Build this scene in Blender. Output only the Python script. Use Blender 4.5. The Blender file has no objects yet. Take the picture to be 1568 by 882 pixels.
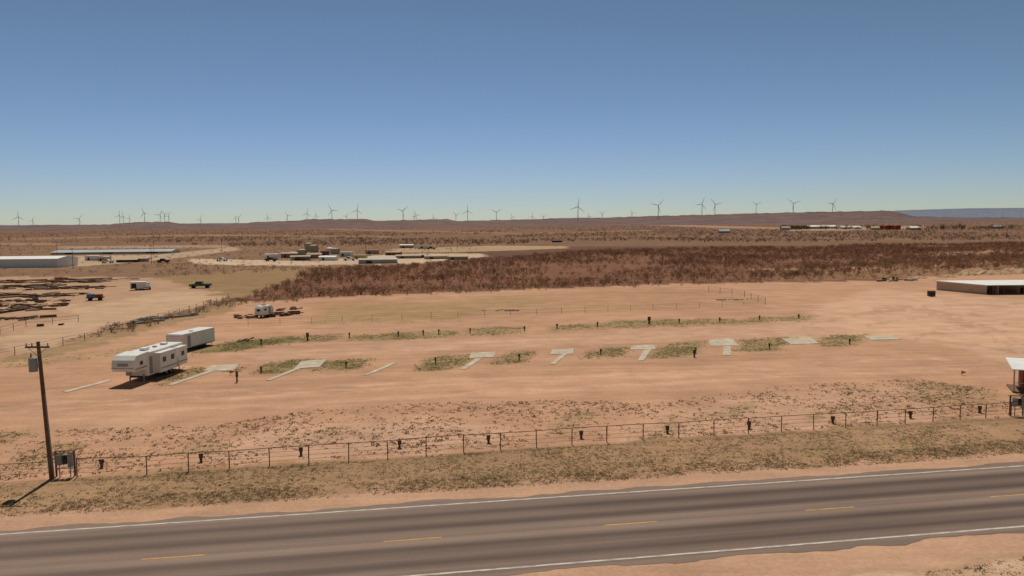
import bpy, math, random
import numpy as np
from mathutils import Vector, Matrix
random.seed(7); np.random.seed(7); R=np.random.RandomState(11)
sc=bpy.context.scene
# ---------------------------------------------------------------- camera (surveyed from the photo)
H=17.0; F=1218.0
p=math.radians(4.74); a=math.radians(0.51)
fw=Vector((0,math.cos(p),-math.sin(p))); r0=Vector((1,0,0)); u0=Vector((0,math.sin(p),math.cos(p)))
rt=r0*math.cos(a)-u0*math.sin(a); up=u0*math.cos(a)+r0*math.sin(a)
cam=bpy.data.cameras.new("camera"); co=bpy.data.objects.new("camera",cam); sc.collection.objects.link(co)
cam.sensor_width=36; cam.lens=36*F/1568; cam.clip_end=120000; cam.clip_start=0.5
M=Matrix((rt,up,-fw)).transposed().to_4x4(); M.translation=Vector((0,0,H)); co.matrix_world=M
sc.camera=co
sc.view_settings.view_transform='Standard'; sc.view_settings.look='None'; sc.view_settings.exposure=0
def g(x,y,z=0.0):
    """surveyed map position (metres) of a photo point lying on level z"""
    d=fw*F+rt*(x-784)+up*(441-y)
    k=(z-H)/d.z
    return Vector((d.x*k,d.y*k,z))
def gp(L): return [tuple(g(x,y)[:2]) for x,y in L]
def hz(x): return 340-math.tan(a)*(x-784)
# ---------------------------------------------------------------- materials
def mat(name,col,rough=0.9,var=0.12,scale=3.0,attr=None,bump=0.0,metal=0.0,transl=0.0):
    m=bpy.data.materials.new(name); m.use_nodes=True; nt=m.node_tree; b=nt.nodes['Principled BSDF']
    b.inputs['Roughness'].default_value=rough; b.inputs['Metallic'].default_value=metal
    b.inputs['Specular IOR Level'].default_value=0.25
    tc=nt.nodes.new('ShaderNodeTexCoord'); n=nt.nodes.new('ShaderNodeTexNoise'); n.inputs['Scale'].default_value=scale; n.inputs['Detail'].default_value=6
    nt.links.new(tc.outputs['Object'],n.inputs['Vector'])
    mr=nt.nodes.new('ShaderNodeMapRange'); mr.inputs[1].default_value=.25; mr.inputs[2].default_value=.75
    mr.inputs[3].default_value=1-var*1.6; mr.inputs[4].default_value=1+var
    nt.links.new(n.outputs['Fac'],mr.inputs[0])
    mx=nt.nodes.new('ShaderNodeVectorMath'); mx.operation='SCALE'
    if attr:
        at=nt.nodes.new('ShaderNodeAttribute'); at.attribute_name=attr; nt.links.new(at.outputs['Color'],mx.inputs[0])
    else: mx.inputs[0].default_value=col
    nt.links.new(mr.outputs[0],mx.inputs['Scale']); nt.links.new(mx.outputs[0],b.inputs['Base Color'])
    if transl:
        tr=nt.nodes.new('ShaderNodeBsdfTranslucent'); ms=nt.nodes.new('ShaderNodeMixShader'); ms.inputs[0].default_value=transl
        nt.links.new(mx.outputs[0],tr.inputs['Color']); nt.links.new(b.outputs[0],ms.inputs[1]); nt.links.new(tr.outputs[0],ms.inputs[2])
        nt.links.new(ms.outputs[0],nt.nodes['Material Output'].inputs['Surface'])
    if bump:
        bp=nt.nodes.new('ShaderNodeBump'); bp.inputs['Strength'].default_value=bump; bp.inputs['Distance'].default_value=.05
        nt.links.new(n.outputs['Fac'],bp.inputs['Height']); nt.links.new(bp.outputs[0],b.inputs['Normal'])
    return m
MT=dict(
 white=mat('white_paint',(.76,.72,.66),.45,.07,1.2), roofw=mat('white_roof',(.8,.77,.72),.6,.08,.6),
 dark=mat('dark_glass',(.02,.022,.026),.2,.1), rubber=mat('rubber',(.02,.02,.02),.9),
 rust=mat('rusty_pipe',(.21,.105,.065),.8,.3,4), wood=mat('weathered_wood',(.19,.11,.065),.95,.3,5,bump=.4),
 grey=mat('galvanised',(.34,.32,.30),.5,.12,2), conc=mat('concrete',(.54,.45,.33),.92,.22,.9,bump=.2),
 tan=mat('tan_siding',(.48,.37,.26),.8,.1,.5), red=mat('red_siding',(.26,.07,.04),.8,.15,1), blue=mat('blue_paint',(.08,.16,.3),.6,.1,1),
 orange=mat('orange_paint',(.65,.12,.03),.6,.1), dirtm=mat('dirt_pile_soil',(.5,.31,.18),1,.15,.6,bump=.6),
 brown=mat('dark_brown',(.095,.058,.038),.9,.3,2), bluemetal=mat('blue_grey_roof',(.38,.43,.45),.6,.1,.1),
 turb=mat('turbine_paint',(.68,.68,.68),.5,.03,.1), stripe=mat('decal_grey',(.3,.27,.26),.5,.1), green=mat('green_paint',(.10,.14,.07),.6,.1),
 yellowm=mat('yellow_paint_machine',(.6,.38,.05),.5,.1), fadew=mat('weathered_plank',(.38,.27,.17),.9,.25,2))
# ---------------------------------------------------------------- mesh builder
class MB:
    def __init__(s): s.v=[];s.f=[];s.m=[];s.mats=[]
    def mi(s,k):
        if k not in s.mats: s.mats.append(k)
        return s.mats.index(k)
    def add(s,vs,fs,k,T=None):
        o=len(s.v); mi=s.mi(k)
        for q in vs:
            q=Vector(q); 
            if T is not None: q=T@q
            s.v.append(q)
        for f in fs: s.f.append([i+o for i in f]); s.m.append(mi)
    def box(s,x0,x1,y0,y1,z0,z1,k,T=None):
        s.add([(x0,y0,z0),(x1,y0,z0),(x1,y1,z0),(x0,y1,z0),(x0,y0,z1),(x1,y0,z1),(x1,y1,z1),(x0,y1,z1)],
          [(0,3,2,1),(4,5,6,7),(0,1,5,4),(1,2,6,5),(2,3,7,6),(3,0,4,7)],k,T)
    def cyl(s,p0,p1,r0,r1,k,n=10,T=None):
        p0=Vector(p0);p1=Vector(p1);d=(p1-p0).normalized()
        t=Vector((0,0,1)) if abs(d.z)<.9 else Vector((1,0,0)); e=d.cross(t).normalized(); h=d.cross(e)
        vs=[];fs=[]
        for i in range(n):
            c=math.cos(2*math.pi*i/n);q=math.sin(2*math.pi*i/n)
            vs.append(p0+(e*c+h*q)*r0); vs.append(p1+(e*c+h*q)*r1)
        for i in range(n):
            j=(i+1)%n; fs.append((2*i,2*i+1,2*j+1,2*j))
        fs.append([2*i for i in range(n)]); fs.append([2*i+1 for i in range(n)][::-1])
        s.add(vs,fs,k,T)
    def prism(s,prof,x0,x1,k,T=None):   # profile in (y,z), extruded along x
        n=len(prof); vs=[(x0,y,z) for y,z in prof]+[(x1,y,z) for y,z in prof]
        fs=[list(range(n)),list(range(2*n-1,n-1,-1))]+[(i,i+n,(i+1)%n+n,(i+1)%n) for i in range(n)]
        s.add(vs,fs,k,T)
    def obj(s,name,parent=None,bevel=0,loc=None,yaw=0):
        me=bpy.data.meshes.new(name); me.from_pydata(s.v,[],s.f); 
        for k in s.mats: me.materials.append(MT[k])
        me.polygons.foreach_set('material_index',s.m); me.update()
        import bmesh
        bm=bmesh.new(); bm.from_mesh(me); bmesh.ops.recalc_face_normals(bm,faces=bm.faces); bm.to_mesh(me); bm.free()
        o=bpy.data.objects.new(name,me); sc.collection.objects.link(o)
        if parent: o.parent=parent
        if loc is not None: o.location=loc; o.rotation_euler[2]=yaw
        if bevel:
            b=o.modifiers.new('b','BEVEL'); b.width=bevel; b.segments=2
        return o
def empty(name,loc,yaw=0):
    e=bpy.data.objects.new(name,None); sc.collection.objects.link(e); e.location=loc; e.rotation_euler[2]=yaw; e.empty_display_size=.5; return e
# ---------------------------------------------------------------- noise / polygons
TB=R.rand(256,256)
def vn(x,y,s=0):
    x=x+s*17.3;y=y+s*9.1
    xi=np.floor(x).astype(int);yi=np.floor(y).astype(int);fx=x-xi;fy=y-yi
    fx=fx*fx*(3-2*fx);fy=fy*fy*(3-2*fy)
    A=TB[xi%256,yi%256];B=TB[(xi+1)%256,yi%256];C=TB[xi%256,(yi+1)%256];D=TB[(xi+1)%256,(yi+1)%256]
    return (A*(1-fx)+B*fx)*(1-fy)+(C*(1-fx)+D*fx)*fy
def fb(x,y,s=0,o=4):
    t=0;w=0
    for i in range(o): t=t+vn(x*2**i,y*2**i,s+i)*.5**i; w+=.5**i
    return t/w
def sdf(P,X,Y):
    d=np.full(X.shape,1e18); ins=np.zeros(X.shape,bool); n=len(P)
    for i in range(n):
        ax,ay=P[i];bx,by=P[(i+1)%n]; ex=bx-ax;ey=by-ay
        wx=X-ax;wy=Y-ay; t=np.clip((wx*ex+wy*ey)/(ex*ex+ey*ey+1e-12),0,1)
        d=np.minimum(d,(wx-ex*t)**2+(wy-ey*t)**2)
        if by!=ay: ins^=((ay>Y)!=(by>Y))&(X<ex*(Y-ay)/(by-ay)+ax)
    d=np.sqrt(d); return np.where(ins,d,-d)
def band(x0,y0,x1,y1,hh): return [(x0+hh*.8,y0-hh*.85),((x0+x1)/2,(y0+y1)/2-hh),(x1+hh*.8,y1-hh*.85),(x1-hh*.8,y1+hh*.85),((x0+x1)/2,(y0+y1)/2+hh),(x0-hh*.8,y0+hh*.85)]
def trail(pts,w): return [(x,y-w) for x,y in pts]+[(x,y+w) for x,y in pts[::-1]]
# ---------------------------------------------------------------- road axis
c0=g(265,853.5);c1=g(1282,778.5); U=(c1-c0).normalized(); V=Vector((-U.y,U.x,0)); ANG=math.atan2(U.y,U.x)
def lat(q): return (q-c0).dot(V)
vfar=(lat(g(0,818))+lat(g(800,766))+lat(g(1568,713)))/3; vnear=(lat(g(650,882))+lat(g(1568,805)))/2
# ---------------------------------------------------------------- zones
yard=[(-500,820),(-500,570),(0,548),(130,517),(350,465),(480,456),(700,447),(1000,436),(1180,432),(1330,430),(1440,424),(1600,415),(2100,400),(2300,1000),(-500,1000)]
brush=[(368,458),(480,414),(600,408),(750,398),(900,384),(1568,372),(2100,368),(2100,400),(1568,406),(1440,414),(1300,420),(1180,431),(1000,435),(700,446),(480,456)]
soilD=(.51,.29,.175)
BV=(.24,.14,.075)
Z=[ # polygon, soil colour, opacity, veg density, veg colour, feather
 ([(-500,340),(2100,330),(2100,372),(-500,384)],(.18,.092,.06),1,.5,(.105,.055,.038),2),
 ([(-500,384),(700,372),(720,400),(300,425),(-500,430)],(.27,.155,.09),1,.45,(.12,.07,.042),2),
 (brush,(.25,.12,.07),1,.55,(.15,.07,.042),1),
 ([(1180,431),(1200,412),(1400,403),(1568,392),(2100,384),(2100,402),(1568,416),(1440,424)],(.34,.185,.10),.8,.5,(.18,.092,.045),3),
 ([(240,425),(440,410),(490,415),(430,435),(365,458),(310,447)],(.32,.20,.10),1,.3,(.18,.12,.055),1),
 (yard,soilD,1,.04,BV,1),
 ([(-500,445),(0,424),(240,425),(310,442),(345,460),(130,515),(0,548),(-500,600)],(.46,.28,.172),1,.2,BV,1),
 ([(0,445),(130,470),(250,447),(330,448),(345,458),(180,500),(80,530),(0,545),(0,520),(120,480),(0,460)],(.53,.35,.22),.8,.05,BV,1),
 ([(130,517),(350,462),(370,472),(250,500),(150,530),(0,560),(0,550)],(.34,.22,.115),.9,.4,(.18,.14,.06),1),
 ([(285,396),(480,400),(600,389),(740,388),(745,393),(620,404),(450,407),(300,405)],(.58,.42,.29),1,0,BV,1),
 ([(75,392),(240,390),(360,378),(365,383),(250,398),(120,408),(75,408)],(.5,.35,.23),.9,.1,BV,1),
 ([(90,377),(350,375),(350,379),(90,381)],(.42,.28,.19),.8,0,BV,1),
 ([(600,381),(760,376),(870,377),(870,380),(740,385),(600,387)],(.46,.32,.18),.9,0,BV,1),
 ([(1400,390),(1568,378),(1568,381),(1440,394)],(.5,.3,.19),.7,0,BV,1),
 ([(1130,412),(1350,407),(1560,400),(1560,402),(1350,412),(1200,414)],(.42,.25,.15),.8,.1,BV,1),
 ([(960,342),(1150,347),(1300,352),(1300,354),(1100,349),(960,344)],(.42,.25,.16),.8,0,BV,2),
 ([(1200,350),(1420,346),(1420,350),(1210,354)],(.45,.30,.2),.8,.1,BV,2),
 ([(500,350),(800,357),(1000,352),(1000,353.4),(800,358.6),(500,352)],(.34,.2,.12),.7,0,BV,2),
 ([(0,366),(300,359),(600,362),(600,363.5),(300,361),(0,368)],(.36,.22,.13),.7,0,BV,2),
 ([(700,366),(1000,361),(1400,366),(1400,367),(1000,362.6),(700,368)],(.30,.17,.10),.6,0,BV,2),
 ([(-500,374),(0,372),(90,372),(90,375),(-500,379)],(.38,.23,.14),.7,0,BV,2),
 ([(470,495),(480,462),(800,450),(1060,442),(1160,455),(1170,468),(900,480),(700,487)],(.46,.265,.15),.8,.3,(.25,.17,.08),1),
 ([(480,497),(500,470),(800,455),(860,462),(700,484)],(.38,.25,.12),.5,.42,(.23,.18,.075),2),
 ([(1180,520),(1250,470),(1340,442),(1440,450),(1568,458),(2000,450),(2000,600),(1568,560),(1400,520)],(.61,.38,.245),.8,0,BV,4),
 ([(300,545),(700,520),(1100,499),(1300,492),(1300,512),(1000,524),(700,537),(420,550)],(.57,.34,.215),.8,0,BV,1),
 ([(-100,640),(300,610),(800,575),(1300,545),(1568,560),(1568,580),(1000,600),(500,625),(-100,665)],(.56,.32,.198),.7,0,BV,3),
 ([(300,705),(420,655),(640,640),(800,655),(760,680),(500,705)],(.64,.40,.27),.5,.08,BV,6),
 ([(130,655),(180,636),(240,640),(200,660)],(.64,.39,.24),.6,.0,BV,4),
 ([(900,690),(1000,630),(1200,600),(1400,590),(1450,640),(1200,660)],(.61,.37,.24),.5,.1,BV,6),
]
for pts,w in [([(1230,500),(1330,478),(1450,468),(1568,466)],1.6),([(1330,500),(1420,484),(1568,478)],1.2),([(1380,520),(1470,500),(1568,494)],1.5),([(1340,470),(1420,480),(1500,505),(1568,545)],1.8),([(1360,468),(1440,478),(1530,508),(1600,550)],1.5),([(1300,520),(1430,522),(1568,540)],1.4)]:
    Z.append((trail(pts,w),(.44,.26,.16),.6,0,BV,1.0))
for pts,w in [([(0,622),(300,603),(700,582),(1100,566),(1500,566)],1.3),([(0,632),(300,611),(700,589),(1100,572),(1500,572)],1.3),([(60,645),(300,628),(700,603),(1200,578)],1.1),([(330,543),(600,532),(900,517),(1250,499)],.9),([(360,548),(600,537),(900,522),(1250,503)],.9),([(1180,560),(1400,548),(1568,560)],1.1)]:
    Z.append((trail(pts,w),(.64,.395,.265),.6,0,BV,1.1))
G1=(.185,.165,.06); G2=(.25,.19,.09)
grass=[band(300,536,445,520,8),band(395,524,520,516,6),band(340,532,400,528,8),band(535,518,700,511,5.5),band(712,509,803,505,6),band(845,503,900,499,5.5),band(900,499,1090,493,6),band(1090,493,1245,487,4.5),
 band(395,566,480,556,9),band(480,562,562,556,8),band(640,560,720,551,11),band(757,551,815,545,9),band(895,543,962,538,8),band(1005,540,1070,532,11),band(1132,529,1212,525,10),band(1255,522,1320,520,9),
 band(250,575,310,569,9),band(350,568,372,562,5),band(240,590,290,578,6),band(0,560,140,545,7),band(150,545,260,530,8),band(470,496,700,488,4),
 band(850,655,905,640,16),band(1395,600,1510,606,14),band(1000,665,1040,640,14),band(30,700,120,690,16),band(280,690,350,685,10),band(0,665,70,663,4),band(480,672,520,655,8),
 band(1085,640,1160,620,8),band(1240,640,1300,625,8)]
for i,b in enumerate(grass):
    Z.append((b,(.36,.25,.125),.75 if i<16 else .4,.70 if i<18 else .42,G1 if i<18 else G2,2.8))
# ---------------------------------------------------------------- ground
ts=np.concatenate([np.linspace(900,60,430),np.linspace(59,8,130),np.linspace(7.5,.5,16)])
rad=H*F/ts
an=np.concatenate([np.linspace(-math.pi,-.72,60)[:-1],np.linspace(-.72,.72,640),np.linspace(.72,math.pi,60)[1:-1]])
RR,AA=np.meshgrid(rad,an,indexing='ij')
GX=np.append((RR*np.sin(AA)).ravel(),0);GY=np.append((RR*np.cos(AA)).ravel(),0)
nr,na=len(rad),len(an)
dist=np.sqrt(GX**2+GY**2)
X=GX+(fb(GX*.3,GY*.3,3)-.5)*np.clip(.025*dist,.3,5)*1.5
Y=GY+(fb(GX*.3,GY*.3,9)-.5)*np.clip(.03*dist,.5,7)*1.6
soil=np.tile(np.array((.24,.135,.08)),(len(GX),1)); veg=np.full(len(GX),.45); vc=np.tile(np.array((.11,.06,.036)),(len(GX),1))
def paint(s,col,op,vd,vcol,feather):
    global soil,veg,vc
    w=np.clip(.5+s/(np.clip(.006*dist,.25,12)*feather),0,1)
    w=w*w*(3-2*w)*op; w1=w[:,None]
    soil=soil*(1-w1)+np.array(col)*w1; veg=veg*(1-w)+vd*w; vc=vc*(1-w1)+np.array(vcol)*w1
front=GY>0
for (P,col,op,vd,vcol,fe) in Z:
    s=sdf(gp(P),X,Y); s[~front]=-1e9
    paint(s,col,op,vd,vcol,fe)
LV=(X-c0.x)*V.x+(Y-c0.y)*V.y; SS=(X-c0.x)*U.x+(Y-c0.y)*U.y
fslope=(lat(g(1400,648))-lat(g(225,727)))/((g(1400,648)-g(225,727)).dot(U))
fv0=lat(g(225,727))-fslope*((g(225,727)-c0).dot(U))
fenceV=fv0+fslope*SS
near_all=dist<600
def s_band(lo,hi): 
    r=np.minimum(LV-lo,hi-LV); r[~near_all]=-1e9; return r
paint(s_band(vfar+.2,fenceV+.6),(.41,.245,.14),1,.42,(.25,.165,.085),2)
paint(s_band(fenceV-1.6,fenceV+.4),(.35,.215,.115),.6,.5,(.2,.145,.07),3)
paint(s_band(vfar+4.2,vfar+7.5),(.38,.235,.125),.6,.5,(.21,.165,.075),4)
paint(s_band(-200,vfar+3.0),(.52,.31,.195),1,.04,BV,2)
paint(s_band(-200,vnear-3.2),(.45,.28,.17),1,.3,(.25,.165,.09),2)
paint(s_band(vnear-5.4,vnear-4.0),(.61,.40,.26),.8,0,BV,2)
soil=soil*np.array([1.02,1.015,1.02])
idx=np.arange(nr*na).reshape(nr,na)
A=idx[:-1,:];B=idx[1:,:]
A2=np.roll(A,-1,1);B2=np.roll(B,-1,1)
quads=np.stack([A,A2,B2,B],-1).reshape(-1,4)
def fastmesh(name,co,faces,mat_,cols=None):
    me=bpy.data.meshes.new(name); k=faces.shape[1]
    me.vertices.add(len(co)); me.vertices.foreach_set('co',np.asarray(co,dtype=np.float32).ravel())
    me.loops.add(faces.size); me.loops.foreach_set('vertex_index',faces.astype(np.int32).ravel())
    me.polygons.add(len(faces)); me.polygons.foreach_set('loop_start',np.arange(0,faces.size,k,dtype=np.int32))
    try: me.polygons.foreach_set('loop_total',np.full(len(faces),k,dtype=np.int32))
    except Exception: pass
    me.update(calc_edges=True)
    for nm,arr in (cols or {}).items():
        at=me.color_attributes.new(nm,'FLOAT_COLOR','POINT'); c=np.ones((len(co),4),np.float32); c[:,:arr.shape[1]]=arr; at.data.foreach_set('color',c.ravel())
    me.materials.append(mat_)
    o=bpy.data.objects.new(name,me); sc.collection.objects.link(o); return o
def ground_mat():
    m=bpy.data.materials.new('ground_soil'); m.use_nodes=True; nt=m.node_tree; N=nt.nodes; L=nt.links; b=N['Principled BSDF']
    b.inputs['Roughness'].default_value=1; b.inputs['Specular IOR Level'].default_value=.05
    def at(n): q=N.new('ShaderNodeAttribute'); q.attribute_name=n; return q
    so=at('soil'); vg=at('vegd'); vcn=at('vegc')
    geo=N.new('ShaderNodeNewGeometry')
    def noise(scale,det=5,st=None,rough=.6):
        n=N.new('ShaderNodeTexNoise'); n.inputs['Scale'].default_value=scale; n.inputs['Detail'].default_value=det; n.inputs['Roughness'].default_value=rough
        if st:
            mp=N.new('ShaderNodeMapping'); mp.vector_type='POINT'; mp.inputs['Rotation'].default_value=(0,0,-ANG+st[2]); mp.inputs['Scale'].default_value=(1,1,1)
            mp2=N.new('ShaderNodeMapping'); mp2.inputs['Scale'].default_value=(st[0],st[1],1)
            L.new(geo.outputs['Position'],mp.inputs['Vector']); L.new(mp.outputs[0],mp2.inputs['Vector']); L.new(mp2.outputs[0],n.inputs['Vector'])
        else: L.new(geo.outputs['Position'],n.inputs['Vector'])
        return n
    def mr(src,a0,a1,b0,b1):
        q=N.new('ShaderNodeMapRange'); q.inputs[1].default_value=a0;q.inputs[2].default_value=a1;q.inputs[3].default_value=b0;q.inputs[4].default_value=b1
        L.new(src,q.inputs[0]); return q.outputs[0]
    def mth(op,x,y):
        q=N.new('ShaderNodeMath'); q.operation=op
        for i,z in enumerate((x,y)):
            if isinstance(z,(int,float)): q.inputs[i].default_value=z
            else: L.new(z,q.inputs[i])
        return q.outputs[0]
    big=noise(.02,5); mid=noise(.2,7,rough=.65); fine=noise(3.5,6,rough=.7); streak=noise(1,5,(.02,.55,0)); streak2=noise(1,4,(.03,1.1,.22))
    f=mth('MULTIPLY',mr(big.outputs['Fac'],.3,.7,.88,1.10),mr(mid.outputs['Fac'],.3,.7,.84,1.13))
    f=mth('MULTIPLY',f,mr(fine.outputs['Fac'],.3,.7,.84,1.13))
    f=mth('MULTIPLY',f,mr(streak.outputs['Fac'],.35,.65,.92,1.07)); f=mth('MULTIPLY',f,mr(streak2.outputs['Fac'],.35,.65,.94,1.05))
    sv=N.new('ShaderNodeVectorMath'); sv.operation='SCALE'; L.new(so.outputs['Color'],sv.inputs[0]); L.new(f,sv.inputs['Scale'])
    vgn=mth('ADD',mth('MULTIPLY',noise(1.1,8,rough=.72).outputs['Fac'],.75),mth('MULTIPLY',noise(.12,4).outputs['Fac'],.35))
    thr=mth('SUBTRACT',.80,mth('MULTIPLY',vg.outputs['Fac'],.46))
    cov=mr(mth('SUBTRACT',vgn,thr),-.03,.07,0,.85)
    mx=N.new('ShaderNodeMix'); mx.data_type='RGBA'; L.new(cov,mx.inputs['Factor']); L.new(sv.outputs[0],mx.inputs['A']); L.new(vcn.outputs['Color'],mx.inputs['B'])
    L.new(mx.outputs['Result'],b.inputs['Base Color'])
    bp=N.new('ShaderNodeBump'); bp.inputs['Strength'].default_value=.5; bp.inputs['Distance'].default_value=.12; L.new(fine.outputs['Fac'],bp.inputs['Height']); L.new(bp.outputs[0],b.inputs['Normal'])
    return m
cen=nr*na
gco=np.stack([GX,GY,np.zeros(len(GX))],1)
ia=idx[0]; cap=[]
for i in range(0,na-1,2): cap.append((cen,ia[(i+2)%na],ia[(i+1)%na],ia[i]))
cap=np.array(cap)
fc=np.vstack([quads,cap[:,[0,3,2,1]]])
fastmesh('ground',gco,fc[:,::-1],ground_mat(),{'soil':soil,'vegd':np.repeat(veg[:,None],3,1),'vegc':vc})
# ---------------------------------------------------------------- road
def road_mat(kind):
    m=bpy.data.materials.new(kind); m.use_nodes=True; nt=m.node_tree; N=nt.nodes; L=nt.links; b=N['Principled BSDF']
    b.inputs['Roughness'].default_value=.85; b.inputs['Specular IOR Level'].default_value=.2
    tc=N.new('ShaderNodeTexCoord')
    def nz(sx,sy,det=6):
        mp=N.new('ShaderNodeMapping'); mp.inputs['Scale'].default_value=(sx,sy,1); n=N.new('ShaderNodeTexNoise'); n.inputs['Scale'].default_value=1; n.inputs['Detail'].default_value=det; n.inputs['Roughness'].default_value=.65
        L.new(tc.outputs['Object'],mp.inputs[0]); L.new(mp.outputs[0],n.inputs['Vector']); return n.outputs['Fac']
    def mr(src,a0,a1,b0,b1):
        q=N.new('ShaderNodeMapRange'); q.inputs[1].default_value=a0;q.inputs[2].default_value=a1;q.inputs[3].default_value=b0;q.inputs[4].default_value=b1
        L.new(src,q.inputs[0]); return q.outputs[0]
    st=nz(.014,1.3,5); gr=nz(9,9); pt=nz(.06,.25,5)
    if kind=='asphalt':
        sep=N.new('ShaderNodeSeparateXYZ'); L.new(tc.outputs['Object'],sep.inputs[0])
        cr=N.new('ShaderNodeValToRGB'); e=cr.color_ramp; e.interpolation='EASE'
        w=vfar-vnear+2.4; lo=vnear-1.2
        def pos(v): return (v-lo)/w
        stops=[(lo,.95),(vnear+.1,.9)]
        for c in (vnear/2,vfar/2):
            stops+= [(c-1.7,.95),(c-.95,.10),(c,.7),(c+.95,.10),(c+1.7,.95)]
        stops+=[(0,1.0),(vfar,.9),(vfar+1.2,1)]
        stops=sorted(stops)
        e.elements[0].position=0; e.elements[0].color=(.9,)*3+(1,); e.elements[1].position=1; e.elements[1].color=(.95,)*3+(1,)
        for v,c in stops[1:-1]:
            q=e.elements.new(pos(v)); q.color=(c,c,c,1)
        L.new(mr(sep.outputs['Y'],lo,lo+w,0,1),cr.inputs[0])
        c1_=N.new('ShaderNodeMix'); c1_.data_type='RGBA'; c1_.inputs['A'].default_value=(.088,.057,.045,1); c1_.inputs['B'].default_value=(.28,.195,.148,1)
        am=N.new('ShaderNodeMath'); am.operation='MULTIPLY'; L.new(cr.outputs[0],am.inputs[0]); L.new(mr(st,.32,.68,.45,1.15),am.inputs[1])
        am2=N.new('ShaderNodeMath'); am2.operation='MULTIPLY_ADD'; am2.use_clamp=True; L.new(am.outputs[0],am2.inputs[0]); L.new(mr(sep.outputs['X'],-10,45,.8,1.0),am2.inputs[1]); L.new(mr(sep.outputs['X'],-20,30,.28,0),am2.inputs[2])
        L.new(am2.outputs[0],c1_.inputs['Factor'])
        sc_=N.new('ShaderNodeVectorMath'); sc_.operation='SCALE'; L.new(c1_.outputs['Result'],sc_.inputs[0])
        mm=N.new('ShaderNodeMath'); mm.operation='MULTIPLY'; L.new(mr(gr,.3,.7,.85,1.12),mm.inputs[0]); L.new(mr(pt,.3,.7,.86,1.12),mm.inputs[1]); L.new(mm.outputs[0],sc_.inputs['Scale'])
        L.new(sc_.outputs[0],b.inputs['Base Color'])
    else:
        col={'white_line_paint':(.62,.56,.48,1),'yellow_line_paint':(.62,.33,.08,1)}[kind]
        mx=N.new('ShaderNodeMix'); mx.data_type='RGBA'; mx.inputs['A'].default_value=(.2,.14,.11,1); mx.inputs['B'].default_value=col
        L.new(mr(nz(1.3,6,8),.36,.54,.25,1),mx.inputs['Factor']); L.new(mx.outputs['Result'],b.inputs['Base Color'])
    return m
def strip(name,rects,mt,z):
    """rects in road coordinates (s0,s1,v0,v1)"""
    me=bpy.data.meshes.new(name); vs=[];fs=[]
    for s0,s1,v0,v1 in rects:
        o=len(vs); vs+=[(s0,v0,z),(s1,v0,z),(s1,v1,z),(s0,v1,z)]; fs.append((o,o+1,o+2,o+3))
    me.from_pydata(vs,[],fs); me.materials.append(mt); o=bpy.data.objects.new(name,me); sc.collection.objects.link(o)
    o.location=(c0.x,c0.y,0); o.rotation_euler[2]=ANG; return o
vs=[];fs=[];S_=np.arange(-420,700,.5)
for i,s in enumerate(S_):
    e1=.75+1.1*float(fb(np.array([s*.5]),np.array([1.]),1)[0]-.5); e2=.7+1.1*float(fb(np.array([s*.5]),np.array([7.]),1)[0]-.5)
    vs+=[(s,vnear-e2,0.012),(s,vfar+e1,0.012)]
    if i: fs.append((2*i-2,2*i,2*i+1,2*i-1))
me=bpy.data.meshes.new('highway_road'); me.from_pydata(vs,[],fs); me.materials.append(road_mat('asphalt')); ro=bpy.data.objects.new('highway_road',me); sc.collection.objects.link(ro); ro.location=(c0.x,c0.y,0); ro.rotation_euler[2]=ANG
strip('edge_line_marking',[(-420,700,vfar-.08,vfar+.08),(-420,700,vnear-.08,vnear+.08)],road_mat('white_line_paint'),.017)
d0=(g(218,855)-c0).dot(U)
strip('centre_line_marking',[(d0+k*12.2,d0+k*12.2+3.1,-.07,.07) for k in range(-30,50)],road_mat('yellow_line_paint'),.017)
# ---------------------------------------------------------------- concrete pads
for i,q in enumerate([ [(255,590),(322,567),(330,568),(264,590)], [(312,568),(325,560),(366,558),(358,568)],
        [(407,583),(455,563),(462,564),(414,583)], [(450,565),(462,553),(500,551),(490,562)],
        [(556,575),(602,555),(608,556),(566,574)], [(718,549),(722,541),(758,539),(757,547)], [(705,566),(728,549),(738,549),(713,566)],
        [(842,543),(846,536),(879,534),(877,542)], [(842,558),(860,543),(869,542),(850,558)],
        [(965,536),(967,530),(1002,528),(1004,535)], [(976,553),(986,536),(998,535),(986,552)],
        [(1088,530),(1085,521),(1120,518),(1132,530)], [(1107,545),(1108,530.6),(1119,530.6),(1119,544)],
        [(1212,528),(1197,519),(1240,517),(1255,526)], [(1335,521),(1322,515),(1365,514),(1380,520)],
        [(95,600),(165,582),(172,583),(103,601)]]):
    P=[g(*c) for c in q]; b=MB(); lo=[Vector((c.x,c.y,-.05)) for c in P]
    h=.05 + .004*(i%3)
    hi=[Vector((c.x,c.y,h)) for c in P]
    b.add(lo+hi,[(4,5,6,7),(0,1,5,4),(1,2,6,5),(2,3,7,6),(3,0,4,7)],'conc'); b.obj('concrete_pad')
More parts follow.
